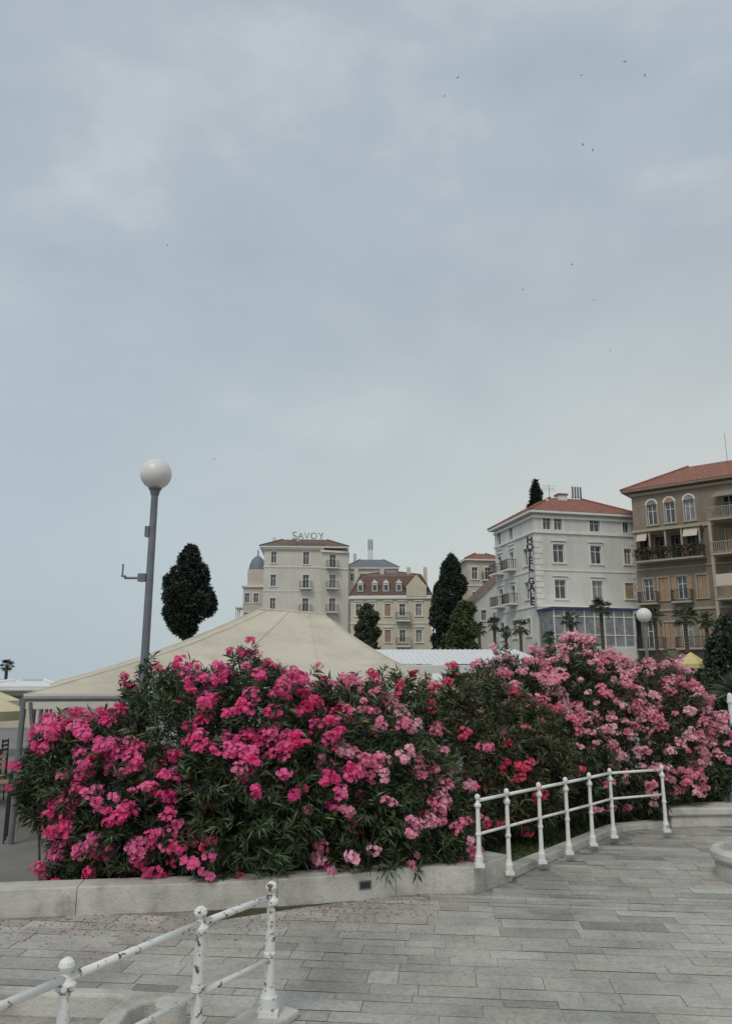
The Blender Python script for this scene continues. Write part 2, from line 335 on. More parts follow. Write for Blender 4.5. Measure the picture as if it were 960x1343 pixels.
# ------------------------------------------------------------ street lamps
def lamp(name,px,gy,D,rg,arm=False,pr=.055):
    gp=P(px,gy,D); e=empty(name,(gp.x,D,0)); z=gp.z
    mb=MB(); mb.lathe((0,0,0),[(.13,0),(.13,.05),(.09,.08),(pr*1.35,.15),(pr*1.3,z*.45),(pr*1.05,z*.46),(pr*.9,z-rg-.06)],'lampgrey',16)
    mb.lathe((0,0,z-rg-.10),[(pr*.95,0),(pr*1.1,.02),(pr*1.3,.07),(pr*1.7,.10),(pr*1.7,.125)],'lampgrey',20); mb.obj('post',e)
    mb=MB(); pf=[(rg*math.sin(t),-rg*math.cos(t)) for t in [math.pi*(.03+.94*i/16) for i in range(17)]]; mb.lathe((0,0,z),pf,'globe',28); mb.obj('globe',e,smooth=True)
    if arm:
        mb=MB(); za=P(px,758,D).z; zb=P(px,696,D).z
        mb.cyl((-.02,0,za),(-.36,0,za),.018,.018,'lampgrey',8); mb.box(-.40,-.34,-.03,.03,za+.015,za+.035,'lampgrey')
        mb.cyl((-.39,0,za+.02),(-.39,0,za+.2),.013,.013,'lampgrey',8); mb.box(-.16,-.05,-.05,.05,za-.05,za+.06,'lampgrey'); mb.box(-.10,-.04,-.05,.05,zb-.09,zb+.06,'lampgrey'); mb.obj('bracket',e)
lamp('street_lamp',205,622,10.8,.225,True)
lamp('street_lamp',844,807,23,.22,False,.05)
# ------------------------------------------------------------ canopy tent
e=empty('canopy_tent')
cor=[Vector((-5.05,11.6)),Vector((1.6,12.8)),Vector((1.2,21.5)),Vector((-8.8,22.0))]
EZ=2.06; A0=P(340,799,18.0); A1=P(425,806,18.3)
per=[]
for i in range(4):
    a=cor[i]; b=cor[(i+1)%4]; npan=3; sub=6
    for j in range(npan*sub):
        t=j/(npan*sub); per.append((a.lerp(b,t), (j%sub)/sub)); 
NP=len(per); NT=14
def apex(q):
    t=min(1,max(0,(q.x+6)/(7.0))); return A0.lerp(A1,t)
mb=MB(); gridp=[]
for q,s in per:
    ez=EZ+ (.12 if q.y>20 else 0); ap=apex(q); col=[]
    scal=abs(math.sin(math.pi*s))
    for k in range(NT+1):
        t=k/NT; x=ap.x+(q.x-ap.x)*t; y=ap.y+(q.y-ap.y)*t
        z=ap.z+(ez-ap.z)*t - .16*math.sin(math.pi*t)*(1-t*.3) - .08*scal*math.sin(math.pi*min(1,t))**.7 + random.uniform(-.006,.006)
        col.append((x,y,z))
    gridp.append(col)
mb.v=[p for c in gridp for p in c]; kk=mb.mi('canvas')
for i in range(NP):
    for k in range(NT):
        a=i*(NT+1)+k; b=((i+1)%NP)*(NT+1)+k; mb.f.append((a,b,b+1,a+1)); mb.m.append(kk)
mb.obj('canvas_roof',e,smooth=True,merge=False)
mb=MB()
for i in range(0,NP,6):
    for k in range(NT): 
        a=Vector(gridp[i][k])+Vector((0,0,.002)); b=Vector(gridp[i][k+1])+Vector((0,0,.002)); mb.cyl(a,b,.012,.012,'canvas',6,False)
mb.cyl(A0+Vector((0,0,.01)),A1+Vector((0,0,.01)),.03,.03,'canvas',6); mb.obj('seams',e)
mb=MB()
for i in range(4):
    a=cor[i];b=cor[(i+1)%4]; d=(b-a).normalized(); n_=Vector((d.y,-d.x)); 
    p=a+n_*.02; q=b+n_*.02
    mb.poly([(p.x,p.y,EZ-.2),(q.x,q.y,EZ-.2),(q.x,q.y,EZ+.02),(p.x,p.y,EZ+.02)],'valance')
    mb.cyl((a.x,a.y,EZ-.05),(b.x,b.y,EZ-.05),.045,.045,'grey',8)
    for t in (0,.25,.5,.75):
        p=a.lerp(b,t); mb.cyl((p.x,p.y,0),(p.x,p.y,EZ-.05),.045,.045,'grey',8)
a=cor[0]; mb.cyl((a.x+.38,a.y+.1,0),(a.x+.1,a.y,EZ-.1),.03,.03,'grey',8)
mb.obj('frame',e)
# ------------------------------------------------------------ white flat pavilion roof
e=empty('white_pavilion')
mb=MB(); a=P(488,866,27); b=P(700,868,25)
x0=a.x;x1=b.x+.5; zr=P(500,872,25).z
mb.box(x0,x1,25,31,zr-.17,zr,'white')
mb.poly([(x0,25.02,zr+.03),(x1,25.02,zr+.03),(x1,30.9,zr+.70),(x0,30.9,zr+.70)],'white')
for i in range(30):
    x=x0+(x1-x0)*i/29; mb.cyl((x,25.0,zr+.04),(x,30.9,zr+.71),.02,.02,'white',6)
mb.box(x0-.1,x1+.1,24.9,24.99,zr-.27,zr-.02,'frame')
for i in range(6):
    x=x0+.2+(x1-x0-.4)*i/5; mb.box(x-.06,x+.06,25.2,25.32,0,zr-.17,'frame')
mb.obj('roof_and_posts',e)
# ------------------------------------------------------------ buildings
def mkB(mb,T):
    def B(x0,x1,y0,y1,z0,z1,kk):
        c=[(x0,y0,z0),(x1,y0,z0),(x1,y1,z0),(x0,y1,z0),(x0,y0,z1),(x1,y0,z1),(x1,y1,z1),(x0,y1,z1)]
        i=len(mb.v); mb.v+=[tuple(T(*q)) for q in c]
        for f in ((0,3,2,1),(4,5,6,7),(0,1,5,4),(1,2,6,5),(2,3,7,6),(3,0,4,7)): mb.f.append(tuple(i+a for a in f)); mb.m.append(mb.mi(kk))
    return B
def window(mb,x,z,w,h,T,k='glass',dep=.22,frm='frame'):
    B=mkB(mb,T)
    x0,x1,z0,z1=x-w/2,x+w/2,z-h/2,z+h/2
    mb.poly([T(x0,dep,z0),T(x1,dep,z0),T(x1,dep,z1),T(x0,dep,z1)],k)
    f=.07
    B(x0,x0+f,dep-.06,dep-.005,z0,z1,frm);B(x1-f,x1,dep-.06,dep-.005,z0,z1,frm)
    B(x0+f,x1-f,dep-.06,dep-.005,z0,z0+f,frm);B(x0+f,x1-f,dep-.06,dep-.005,z1-f,z1,frm)
    B(x-f/2,x+f/2,dep-.055,dep-.004,z0+f,z1-f,frm)
    if h>1.1: B(x0+f,x1-f,dep-.05,dep-.003,z0+h*.66,z0+h*.66+f*.8,frm)
    return B
def facade(mb,T,W,z0,z1,ops,kw,trim='trim',dep=.22,frm='frame'):
    us=sorted(set([0,W]+[o[0]-o[2]/2 for o in ops]+[o[0]+o[2]/2 for o in ops])); zs=sorted(set([z0,z1]+[o[1]-o[3]/2 for o in ops]+[o[1]+o[3]/2 for o in ops]))
    for a,b in zip(us[:-1],us[1:]):
        for c,d in zip(zs[:-1],zs[1:]):
            um=(a+b)/2; zm=(c+d)/2
            if any(abs(um-o[0])<o[2]/2 and abs(zm-o[1])<o[3]/2 for o in ops): continue
            mb.poly([T(a,0,c),T(b,0,c),T(b,0,d),T(a,0,d)],kw)
    for o in ops:
        x,z,w,h=o[:4]; fl=o[4] if len(o)>4 else ''
        dp=1.1 if 'L' in fl else dep
        x0,x1,a0,a1=x-w/2,x+w/2,z-h/2,z+h/2
        mb.poly([T(x0,0,a0),T(x0,dp,a0),T(x0,dp,a1),T(x0,0,a1)],kw); mb.poly([T(x1,0,a0),T(x1,dp,a0),T(x1,dp,a1),T(x1,0,a1)],kw)
        mb.poly([T(x0,0,a0),T(x1,0,a0),T(x1,dp,a0),T(x0,dp,a0)],kw); mb.poly([T(x0,0,a1),T(x1,0,a1),T(x1,dp,a1),T(x0,dp,a1)],kw)
        B=window(mb,x,z,w,h,T,'glass2' if random.random()<.3 else 'glass',dep=dp,frm=frm)
        if 'n' not in fl:
            t=.13
            B(x0-t,x0,-.05,.004,a0,a1,trim);B(x1,x1+t,-.05,.004,a0,a1,trim);B(x0-t,x1+t,-.06,.004,a1,a1+t*1.2,trim);B(x0-t-.05,x1+t+.05,-.12,.004,a0-.12,a0,trim)
        if 's' in fl:
            sw=w*.5
            B(x0-sw-.02,x0-.02,-.08,-.055,a0,a1,'shutter');B(x1+.02,x1+sw+.02,-.08,-.055,a0,a1,'shutter')
        if 'c' in fl:
            B(x0+.02,x-.01,.05,.09,a0+.02,a1-.02,'shutter');B(x+.01,x1-.02,.05,.09,a0+.02,a1-.02,'shutter')
        if 'b' in fl: balc(mb,B,x-w/2-.45,x+w/2+.45,a0-.08,.9)
        if 'h' in fl: B(x0-.2,x1+.2,-.18,.004,a1+.28,a1+.38,trim)
def balc(mb,B,x0,x1,z,pr,rail='dark',slab='trim',H=.95):
    B(x0,x1,-pr,-.002,z-.16,z,slab)
    B(x0,x1,-pr,-pr+.05,z+H-.05,z+H,rail);B(x0,x1,-pr,-pr+.04,z+.08,z+.12,rail)
    n=max(3,int((x1-x0)/.16))
    for i in range(n+1):
        x=x0+.02+(x1-x0-.06)*i/n; B(x,x+.03,-pr+.005,-pr+.035,z,z+H-.05,rail)
    for xx in (x0,x1-.04):
        B(xx,xx+.04,-pr+.05,-.01,z+H-.05,z+H,rail)
        for j in range(4): B(xx,xx+.03,-pr+.2*(j+1),-pr+.2*(j+1)+.03,z,z+H-.05,rail)
def faces(W,Dp):
    return dict(front=(lambda x,y,z:(x,y,z),W),right=(lambda x,y,z:(W-y,x,z),Dp),left=(lambda x,y,z:(y,Dp-x,z),Dp),back=(lambda x,y,z:(W-x,Dp-y,z),W))
def hip(mb,x0,x1,y0,y1,z,h,k,ov=.5,fasc='trim',ins=None):
    x0-=ov;x1+=ov;y0-=ov;y1+=ov; w=min(x1-x0,y1-y0)/2 if ins is None else ins
    r=[(x0+w,y0+w*1.0),(x1-w,y0+w),(x1-w,y1-w),(x0+w,y1-w)]
    c=[(x0,y0),(x1,y0),(x1,y1),(x0,y1)]
    for i in range(4):
        j=(i+1)%4; mb.poly([(c[i][0],c[i][1],z),(c[j][0],c[j][1],z),(r[j][0],r[j][1],z+h),(r[i][0],r[i][1],z+h)],k)
        mb.cyl((c[i][0],c[i][1],z+.03),(r[i][0],r[i][1],z+h+.03),.11,.11,k,6)
    if abs(r[0][0]-r[1][0])>.01 and abs(r[1][1]-r[2][1])>.01: mb.poly([(a,b,z+h) for a,b in r],k)
    mb.box(x0+.03,x1-.03,y0+.03,y1-.03,z-.22,z-.004,fasc)
def band(mb,W,Dp,z,h,p,k):
    mb.box(-p,W+p,-p,0-.001,z,z+h,k); mb.box(-p,-.001,0,Dp,z,z+h,k); mb.box(W+.001,W+p,0,Dp,z,z+h,k)
def quoins(mb,W,Dp,z0,z1,k,xs=('l','r')):
    z=z0;i=0
    while z+.5<z1:
        w=.75 if i%2 else .5
        if 'l' in xs: mb.box(-.05,w,-.05,-.001,z,z+.45,k); mb.box(-.051,-.001,0,1.25-w,z,z+.45,k)
        if 'r' in xs: mb.box(W-w,W+.05,-.05,-.001,z,z+.45,k)
        z+=.53;i+=1
def flatwall(mb,T,W,z0,z1,k): mb.poly([T(0,0,z0),T(W,0,z0),T(W,0,z1),T(0,0,z1)],k)
def text(body,size,loc,rot,mat,parent,ext=.04,name='letters',off=.012):
    cu=bpy.data.curves.new(name,'FONT'); cu.body=body; cu.size=size; cu.extrude=ext; cu.align_x='CENTER'; cu.offset=off
    o=bpy.data.objects.new(name,cu); S.collection.objects.link(o); o.location=loc; o.rotation_euler=rot; cu.materials.append(mat); o.parent=parent
# --- white hotel
W,Dp=10.7,9.4; o=P(700,700,70); e=empty('white_hotel',(o.x,70,0),math.radians(13)); F_=faces(W,Dp)
mb=MB(); Z=17.5
ops=[(1.35,16.55,.85,1.15),(2.5,16.55,.85,1.15),(6.3,16.55,1.1,1.15),(9.6,16.55,.7,1.1)]
ops+=[(x,13.75,1.15,1.75,'h') for x in (2.4,6.25)]+[(9.6,13.7,.8,1.5)]
ops+=[(x,10.4,1.15,1.8,'h') for x in (2.4,6.2)]+[(9.5,10.4,.9,1.5,'c')]+[(x,4,1.2,2) for x in (2.4,6.2,9)]
facade(mb,F_['front'][0],W,0,Z,ops,'galewall')
lo=[(x,z,.95,1.7,f) for x in (1.2,4.2,) for z,f in ((16.3,''),(13.75,'hb'),(10.4,'hb'),(7,''))]+[(7.4,z,.9,1.6,'') for z in (13.6,10.4,7)]
facade(mb,F_['left'][0],Dp,0,Z,lo,'galewall'); flatwall(mb,F_['right'][0],Dp,0,Z,'galewall'); flatwall(mb,F_['back'][0],W,0,Z,'galewall')
mb.obj('walls_and_windows',e)
mb=MB(); band(mb,W,Dp,15.62,.22,.14,'trim'); band(mb,W,Dp,12.1,.14,.07,'trim'); band(mb,W,Dp,8.75,.16,.09,'trim'); band(mb,W,Dp,17.05,.2,.2,'trim')
quoins(mb,W,Dp,8.95,15.4,'trim'); mb.obj('cornices',e)
mb=MB(); hip(mb,0,W,0,Dp,Z+.22,2.3,'roof',.55,ins=4.2); mb.obj('roof',e)
mb=MB(); mb.box(4.3,5.2,3.0,3.8,18.5,20.2,'trim'); mb.box(4.2,5.3,2.9,3.9,20.2,20.35,'roof'); mb.box(2.5,2.9,2.5,2.9,18.5,19.6,'trim')
mb.obj('chimneys',e)
mb=MB()
for x in (6.6,6.9,7.2,7.5): mb.cyl((x,4.5,19.4),(x,4.5,21.6),.03,.03,'grey',6); mb.box(x-.09,x+.09,4.38,4.44,20.4,21.5,'grey')
mb.cyl((6.4,4.5,20.4),(7.7,4.5,20.4),.03,.03,'grey',6); mb.cyl((4.0,4.4,19.5),(4.0,4.4,21.6),.025,.025,'grey',6)
for z in (21.0,21.2,21.45): mb.cyl((3.3,4.4,z),(4.7,4.4,z),.015,.015,'grey',5)
mb.obj('antennas',e)
mb=MB()
vz0,vz1=5.0,8.35
mb.box(.0,7.9,-3.0,-.05,0,vz0,'galewall'); mb.box(-.15,8.05,-3.15,-.05,vz1,vz1+.14,'trim'); mb.box(-.17,8.07,-3.17,-3.152,vz1-.12,vz1+.1,'blue'); mb.box(-.175,-.152,-3.1,-.1,vz1-.12,vz1+.1,'blue')
mb.box(.1,7.8,-2.9,-.06,vz0,vz1,'glass2')
for i in range(9):
    x=.05+7.75*i/8; mb.box(x,x+.1,-2.99,-2.9,vz0,vz1,'frame')
for z in (5.0,6.0,7.6): mb.box(.0,7.9,-2.985,-2.91,z,z+.09,'frame')
mb.box(8.1,11.5,-2.6,-.05,7.9,8.0,'blue')
for x in (8.2,11.3): mb.box(x,x+.1,-2.55,-2.45,0,7.9,'frame')
mb.obj('veranda',e)
mb=MB(); mb.cyl((-.75,-.2,8.9),(-.75,-.2,15.2),.025,.025,'dark',6)
for z in (9.2,12,15): mb.cyl((-.75,-.2,z),(0,.3,z),.025,.025,'dark',6)
mb.obj('sign_bracket',e)
for i,ch in enumerate('HOTEL GALE'):
    if ch!=' ': text(ch,.86,(-.62,-.3,14.55-i*.635),(math.pi/2,0,0),M['dark'],e,.03,'sign_letter',.03)
# --- brown building
o=P(831,700,70); e=empty('brown_apartment_house',(o.x,70,0),math.radians(-38)); W,Dp=16,11; F_=faces(W,Dp); Z=19.4
mb=MB(); T=F_['front'][0]
cx=[1.8,3.4,5.1]
ops=[(x,17.1,.85,1.9,'a') for x in cx]+[(x,13.9,1.05,2.1,'Ln') for i,x in enumerate((1.0,2.4,3.8,5.2))]+[(x,10.2,.85,2.0,f) for x,f in ((.95,''),(2.3,'c'),(3.9,'s'),(5.6,'c'))]+[(x,6.1,.9,2.2,'c' if i%2 else '') for i,x in enumerate((1.,2.5,4.,5.6))]+[(x,2.2,1.2,2.4,'') for x in (2,4.5)]
ops+=[(x,z,.95,2.0,f) for x in (8.4,10.6,13) for z,f in ((17.0,''),(13.9,'c'),(10.2,'s'),(6.1,''))]
facade(mb,T,W,0,Z,ops,'brown','browntrim')
flatwall(mb,F_['right'][0],Dp,0,Z,'brown'); flatwall(mb,F_['back'][0],W,0,Z,'brown')
facade(mb,F_['left'][0],Dp,0,Z,[(x,z,.9,1.8,'') for x in (2.5,6,9) for z in (17,13.9,10.2,6.1)],'brown','browntrim')
mb.obj('walls_and_windows',e)
mb=MB(); B=mkB(mb,T)
for x in cx:
    for i in range(12):
        a0=math.pi*i/12; a1=math.pi*(i+1)/12; r0,r1=.43,.57; zc=18.05
        mb.poly([(x+r0*math.cos(a0),-.07,zc+r0*math.sin(a0)),(x+r1*math.cos(a0),-.07,zc+r1*math.sin(a0)),(x+r1*math.cos(a1),-.07,zc+r1*math.sin(a1)),(x+r0*math.cos(a1),-.07,zc+r0*math.sin(a1))],'trim')
        mb.poly([(x,-.065,zc),(x+r0*math.cos(a0),-.065,zc+r0*math.sin(a0)),(x+r0*math.cos(a1),-.065,zc+r0*math.sin(a1))],'shutter' if x==cx[1] else 'glass2')
        mb.poly([(x+r1*math.cos(a0),-.07,zc+r1*math.sin(a0)),(x+r1*math.cos(a1),-.07,zc+r1*math.sin(a1)),(x+r1*math.cos(a1),0,zc+r1*math.sin(a1)),(x+r1*math.cos(a0),0,zc+r1*math.sin(a0))],'browntrim')
    B(x-.57,x-.43,-.072,-.0,16.1,18.04,'browntrim'); B(x+.43,x+.57,-.072,0,16.1,18.04,'browntrim')
band(mb,W,Dp,15.5,.3,.14,'browntrim'); band(mb,W,Dp,12.0,.15,.1,'browntrim'); band(mb,W,Dp,8.2,.2,.12,'browntrim'); band(mb,W,Dp,19.0,.25,.2,'browntrim')
mb.obj('cornices_and_arches',e)
mb=MB(); B=mkB(mb,T)
balc(mb,B,.3,6.2,12.75,1.2,'dark','browntrim',1.0); balc(mb,B,.2,1.9,8.95,1.0,'dark','browntrim',1.0); balc(mb,B,3.1,4.8,8.95,1.0,'dark','browntrim',1.0); balc(mb,B,-.9,2.2,4.9,1.2,'dark','browntrim'); balc(mb,B,3.2,6.2,4.9,1.1,'dark','browntrim')
for x in (.4,1.7,3.1,4.5,6.0): B(x-.07,x+.07,-1.1,-.96,12.76,15.5,'browntrim')
B(.2,6.2,-1.25,-.16,15.35,15.49,'browntrim')
for z in (8.9,12.7,15.7): balc(mb,B,7.0,14.5,z,2.0,'browntrim','browntrim',1.0)
for x in (7.1,9.4,12): 
    for z0,z1 in ((0,8.7),(8.91,12.5),(12.71,15.5)): B(x-.12,x+.12,-1.95,-1.7,z0,z1,'browntrim')
mb.poly([(7.4,-.2,18.4),(11,-.2,18.4),(11,-1.8,17.6),(7.4,-1.8,17.6)],'brown'); mb.poly([(.6,-1.0,15.3),(1.5,-1.0,15.3),(1.5,-1.5,14.5),(.6,-1.5,14.5)],'beige')
mb.poly([(4.7,-1.0,15.3),(5.9,-1.0,15.3),(5.9,-1.5,14.5),(4.7,-1.5,14.5)],'beige')
mb.poly([(7.2,-2.02,9.9),(9.2,-2.02,9.9),(9.2,-2.02,10.9),(7.2,-2.02,10.9)],'beige')
mb.obj('balconies',e)
mb=MB(); hip(mb,0,W,0,Dp,Z+.2,2.6,'roof',.75,fasc='brown',ins=5.0); mb.cyl((8,3,20.5),(8,3,24.5),.03,.02,'grey',6); mb.obj('roof',e)
n=900; c=np.stack([.3+5.9*rng.random(n),-1.2-.25*rng.random(n),13.1+.75*rng.random(n)],1)
C=np.where(rng.random((n,1))<.12,np.array([[.35,.05,.08]]),np.array([[.04,.06,.025]]))*(.6+.7*rng.random((n,1)))
quads_obj('flower_boxes',leafq(c,rndu(n),np.full(n,.2),np.full(n,.12)),C,M['leaf'],e)
# --- Savoy
o=P(347,720,110); e=empty('savoy_hotel',(o.x,110,0),math.radians(3)); W,Dp=8.4,12; F_=faces(W,Dp); Z=21.0
mb=MB(); ops=[(1.4,z,.8,1.7,'') for z in (19.6,16.2,12.8,9.2)]+[(6.1,z,.9,1.9,'b' if z<19 else '') for z in (19.5,16.1,12.7,9.1)]+[(x,z,.75,1.4,'n') for x in (3.4,) for z in (4,)]
facade(mb,F_['front'][0],W,0,Z,ops,'savoywall'); facade(mb,F_['left'][0],Dp,0,Z,[(x,z,.9,1.7,'') for x in (3,6,9.5) for z in (19.4,16,12.6,9.2)],'savoywall')
flatwall(mb,F_['right'][0],Dp,0,Z,'savoywall'); flatwall(mb,F_['back'][0],W,0,Z,'savoywall'); mb.obj('walls_and_windows',e)
mb=MB(); band(mb,W,Dp,18.1,.15,.08,'trim'); band(mb,W,Dp,20.75,.22,.3,'trim'); band(mb,W,Dp,14.6,.12,.06,'trim'); band(mb,W,Dp,11.2,.12,.06,'trim'); mb.obj('cornices',e)
mb=MB(); hip(mb,-.2,W+3.4,0,Dp,Z+.22,1.5,'roof2',.5,ins=3.2); mb.box(1,1.5,2,2.6,21.3,22.9,'trim'); mb.box(4.6,5,2,2.6,22,23.2,'trim'); mb.obj('roof',e)
T=lambda x,y,z:(W+.001+x*.97,1.0*(-.6)+x*.25+y,z)
mb=MB(); facade(mb,T,4,0,20.6,[(1.6,z,.95,1.9,'b') for z in (19.1,16.1,12.7,9.1)],'savoywall'); mb.poly([(W,-.6,0),(W,0,0),(W,0,20.6),(W,-.6,20.6)],'savoywall'); mb.box(W+.05,W+4,-.35+.9,6,19.8,20.59,'savoywall')
B=mkB(mb,T); B(-.2,4.1,-.3,-.01,20.3,20.6,'trim'); B(-.1,4.0,-.1,-.01,17.9,18.05,'trim'); mb.box(W+3.6,W+3.95,.6,Dp,0,20.5,'savoywall'); mb.obj('bay',e)
for ch,xx,sz,zz in (('S',4.35,1.7,22.2),('A',5.25,1.35,22.3),('V',6.15,1.35,22.3),('O',7.15,1.35,22.3),('Y',8.2,1.35,22.3)): text(ch,sz,(xx,-.3,zz),(math.pi/2,0,0),M['gold'],e,.06,'roof_sign_letter',.005)
mb=MB(); mb.cyl((4.0,-.15,22.2),(8.8,-.15,22.2),.04,.04,'grey',6)
for x in (4.2,5.5,6.9,8.4): mb.cyl((x,-.1,21.2),(x,-.1,23.0),.03,.03,'grey',6)
mb.obj('sign_frame',e)
# --- domed villa
o=P(319,780,128); e=empty('domed_villa',(o.x,128,0),0); mb=MB(); W,Dp=6,8; F_=faces(W,Dp)
facade(mb,F_['front'][0],W,0,17.6,[(x,z,.8,1.6,'') for x in (.7,2.2) for z in (15.5,12.3,9)],'beige'); facade(mb,F_['left'][0],Dp,0,17.6,[(x,z,.8,1.6,'') for x in (2,5) for z in (15.5,12.3,9)],'beige')
mb.box(.6,5.9,.4,6,17.61,20.4,'beige'); mb.box(-.3,6.2,-.3,7,17.3,17.6,'trim'); mb.box(-.2,.5,-.8,-.01,11,11.2,'trim'); mb.box(-1.4,-.01,.5,5,11.2,11.4,'trim'); mb.box(-1.4,-.01,.5,5,13.9,14.1,'trim')
for y in (.6,2.5,4.6): mb.box(-1.3,-1.1,y,y+.2,0,13.9,'trim')
mb.obj('walls',e)
mb=MB(); mb.lathe((2.0,2.2,19.6),[(1.7,0),(1.75,.3),(1.6,.4),(1.55,1.0),(1.35,1.9),(1.0,2.7),(.5,3.2),(.15,3.4),(.1,4.2),(.03,4.6)],'roofgrey',20); mb.obj('dome',e,smooth=True)
# --- mansard house
o=P(460,780,95); e=empty('mansard_house',(o.x,95,0),math.radians(-4)); W,Dp=9.9,9; F_=faces(W,Dp); Z=12.2; mb=MB()
facade(mb,F_['front'][0],W,0,Z,[(x,z,.75,1.5,'hc' if (i+int(z))%3==0 else 'h') for i,x in enumerate((1,2.6,4.6,6.4,8.4)) for z in (10.6,7.4,4.2)],'cream')
flatwall(mb,F_['left'][0],Dp,0,Z,'savoywall'); facade(mb,F_['right'][0],Dp,0,Z,[(x,z,.8,1.5,'') for x in (2,5,7) for z in (10.6,7.4)],'cream'); flatwall(mb,F_['back'][0],W,0,Z,'cream')
B=mkB(mb,F_['front'][0]); balc(mb,B,5.6,7.4,9.3,.8); balc(mb,B,5.6,7.4,6.2,.8)
mb.obj('walls_and_windows',e)
mb=MB(); band(mb,W,Dp,11.95,.25,.25,'trim'); band(mb,W,Dp,8.9,.12,.08,'trim'); mb.obj('cornices',e)
mb=MB(); hip(mb,0,W,0,Dp,Z+.2,2.6,'roof2',.15,ins=1.3); hip(mb,1.3,W-1.3,1.3,Dp-1.3,Z+2.85,.8,'roof2',.1,ins=3.0)
for x in (1.2,3.0,4.4,6.0,8.4):
    mb.box(x-.35,x+.35,-.02,1.2,12.9,13.9,'trim'); mb.poly([(x-.25,-.03,13.0),(x+.25,-.03,13.0),(x+.25,-.03,13.7),(x-.25,-.03,13.7)],'glass'); 
    mb.poly([(x-.45,-.1,13.9),(x+.45,-.1,13.9),(x,-.1,14.4)],'trim'); mb.poly([(x-.45,-.1,13.9),(x,-.1,14.4),(x,1.4,14.4),(x-.45,1.4,13.9)],'roof2'); mb.poly([(x+.45,-.1,13.9),(x,-.1,14.4),(x,1.4,14.4),(x+.45,1.4,13.9)],'roof2')
for x in (.5,3.8,7.2,9.3): mb.box(x-.25,x+.25,2.2,2.7,14,16.2,'cream')
mb.box(6.9,9.4,-.3,-.02,12.2,13.3,'cream'); mb.poly([(6.7,-.31,13.3),(9.6,-.31,13.3),(8.15,-.31,15.0)],'cream'); mb.poly([(6.6,-.4,13.3),(8.15,-.4,15.1),(8.15,3,15.1),(6.6,3,13.3)],'roof2'); mb.poly([(9.7,-.4,13.3),(8.15,-.4,15.1),(8.15,3,15.1),(9.7,3,13.3)],'roof2')
mb.obj('roof',e)
# --- white house behind
o=P(455,740,122); e=empty('white_apartment_house',(o.x,122,0),0); mb=MB(); F_=faces(8,8)
facade(mb,F_['front'][0],8,0,19.6,[(x,z,.9,1.2,'n') for x in (1,2.6,4.4,6.4) for z in (18.2,15.5)],'galewall'); flatwall(mb,F_['right'][0],8,0,19.6,'galewall'); flatwall(mb,F_['left'][0],8,0,19.6,'galewall')
hip(mb,0,8,0,8,19.8,1.6,'roofgrey',.4,ins=2.5); mb.box(1,1.5,2,2.5,20,22.4,'cream')
for x in (3.5,3.8,4.1): mb.cyl((x,3,20.5),(x,3,25),.05,.05,'grey',6); mb.box(x-.1,x+.1,2.85,2.93,23.2,24.8,'grey')
mb.obj('walls_and_roof',e)
# --- tan house left of hotel
o=P(613,760,100); e=empty('tan_house',(o.x,100,0),math.radians(8)); mb=MB(); W,Dp=4.6,8; F_=faces(W,Dp)
facade(mb,F_['front'][0],W,0,17.6,[(x,z,.8,1.6,'b' if x>2 else '') for x in (1,2.8) for z in (15.9,12.6,9.4)],'beige'); flatwall(mb,F_['left'][0],Dp,0,17.6,'beige'); flatwall(mb,F_['right'][0],Dp,0,17.6,'beige')
band(mb,W,Dp,14.2,.15,.1,'trim'); hip(mb,0,W,0,Dp,17.8,1.0,'roof',.4,ins=2)
mb.obj('walls_and_roof',e)
o=P(622,800,88); e=empty('gabled_white_house',(o.x,88,0),math.radians(8)); mb=MB(); W=4.2
T=faces(W,7)['front'][0]; facade(mb,T,W,0,11.0,[(3.1,9.6,.9,1.6,'b'),(1.1,9.4,.6,1.2,''),(3.1,6.2,.9,1.6,'b')],'galewall')
mb.poly([(0,0,11.0),(W,0,11.0),(W,0,14.6)],'galewall'); mb.poly([(-.2,-.3,10.9),(W,-.3,14.8),(W,6,14.8),(-.2,6,10.9)],'roof2'); mb.poly([(0,0,0),(0,7,0),(0,7,11),(0,0,11)],'galewall')
mb.obj('walls_and_roof',e)
e=empty('shop_row'); mb=MB(); a=P(625,870,58); mb.box(a.x,a.x+9,58,62,0,3.4,'beige'); 
for i in range(8): mb.box(a.x+.3+i*1.1,a.x+1.1+i*1.1,57.95,57.99,.3,2.6,'glass')
mb.poly([(a.x-.2,57.9,3.1),(a.x+9.2,57.9,3.1),(a.x+9.2,56.4,2.6),(a.x-.2,56.4,2.6)],'parasol'); mb.obj('walls_and_awning',e)
# ------------------------------------------------------------ trees
def tree(name,loc,ells,L,W,dens,col,trunk_r,trunk_h,nl=9,lean=0,limbs=6):
    e=empty(name,loc); p,a,r=whorl_points(ells,dens,.12,.45,1.08,f=.9,ph=loc[0],cut=.6)
    V,C,ax=whorls(p,a,nl,L,W,col,.45,(.3,1.5),L*.8,0)
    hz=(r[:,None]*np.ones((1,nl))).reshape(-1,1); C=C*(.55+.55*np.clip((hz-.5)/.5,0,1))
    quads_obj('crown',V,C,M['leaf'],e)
    mb=MB(); mb.cyl((0,0,0),(lean,0,trunk_h),trunk_r,trunk_r*.5,'bark',10)
    for i in range(limbs):
        el=ells[i%len(ells)]; t=.5+.45*random.random(); mb.cyl((lean*t,0,trunk_h*t),(el[0]+random.uniform(-.4,.4)*el[3],el[1]+random.uniform(-.4,.4)*el[4],el[2]+random.uniform(-.2,.4)*el[5]),trunk_r*.4,trunk_r*.1,'bark',6)
    mb.obj('trunk',e)
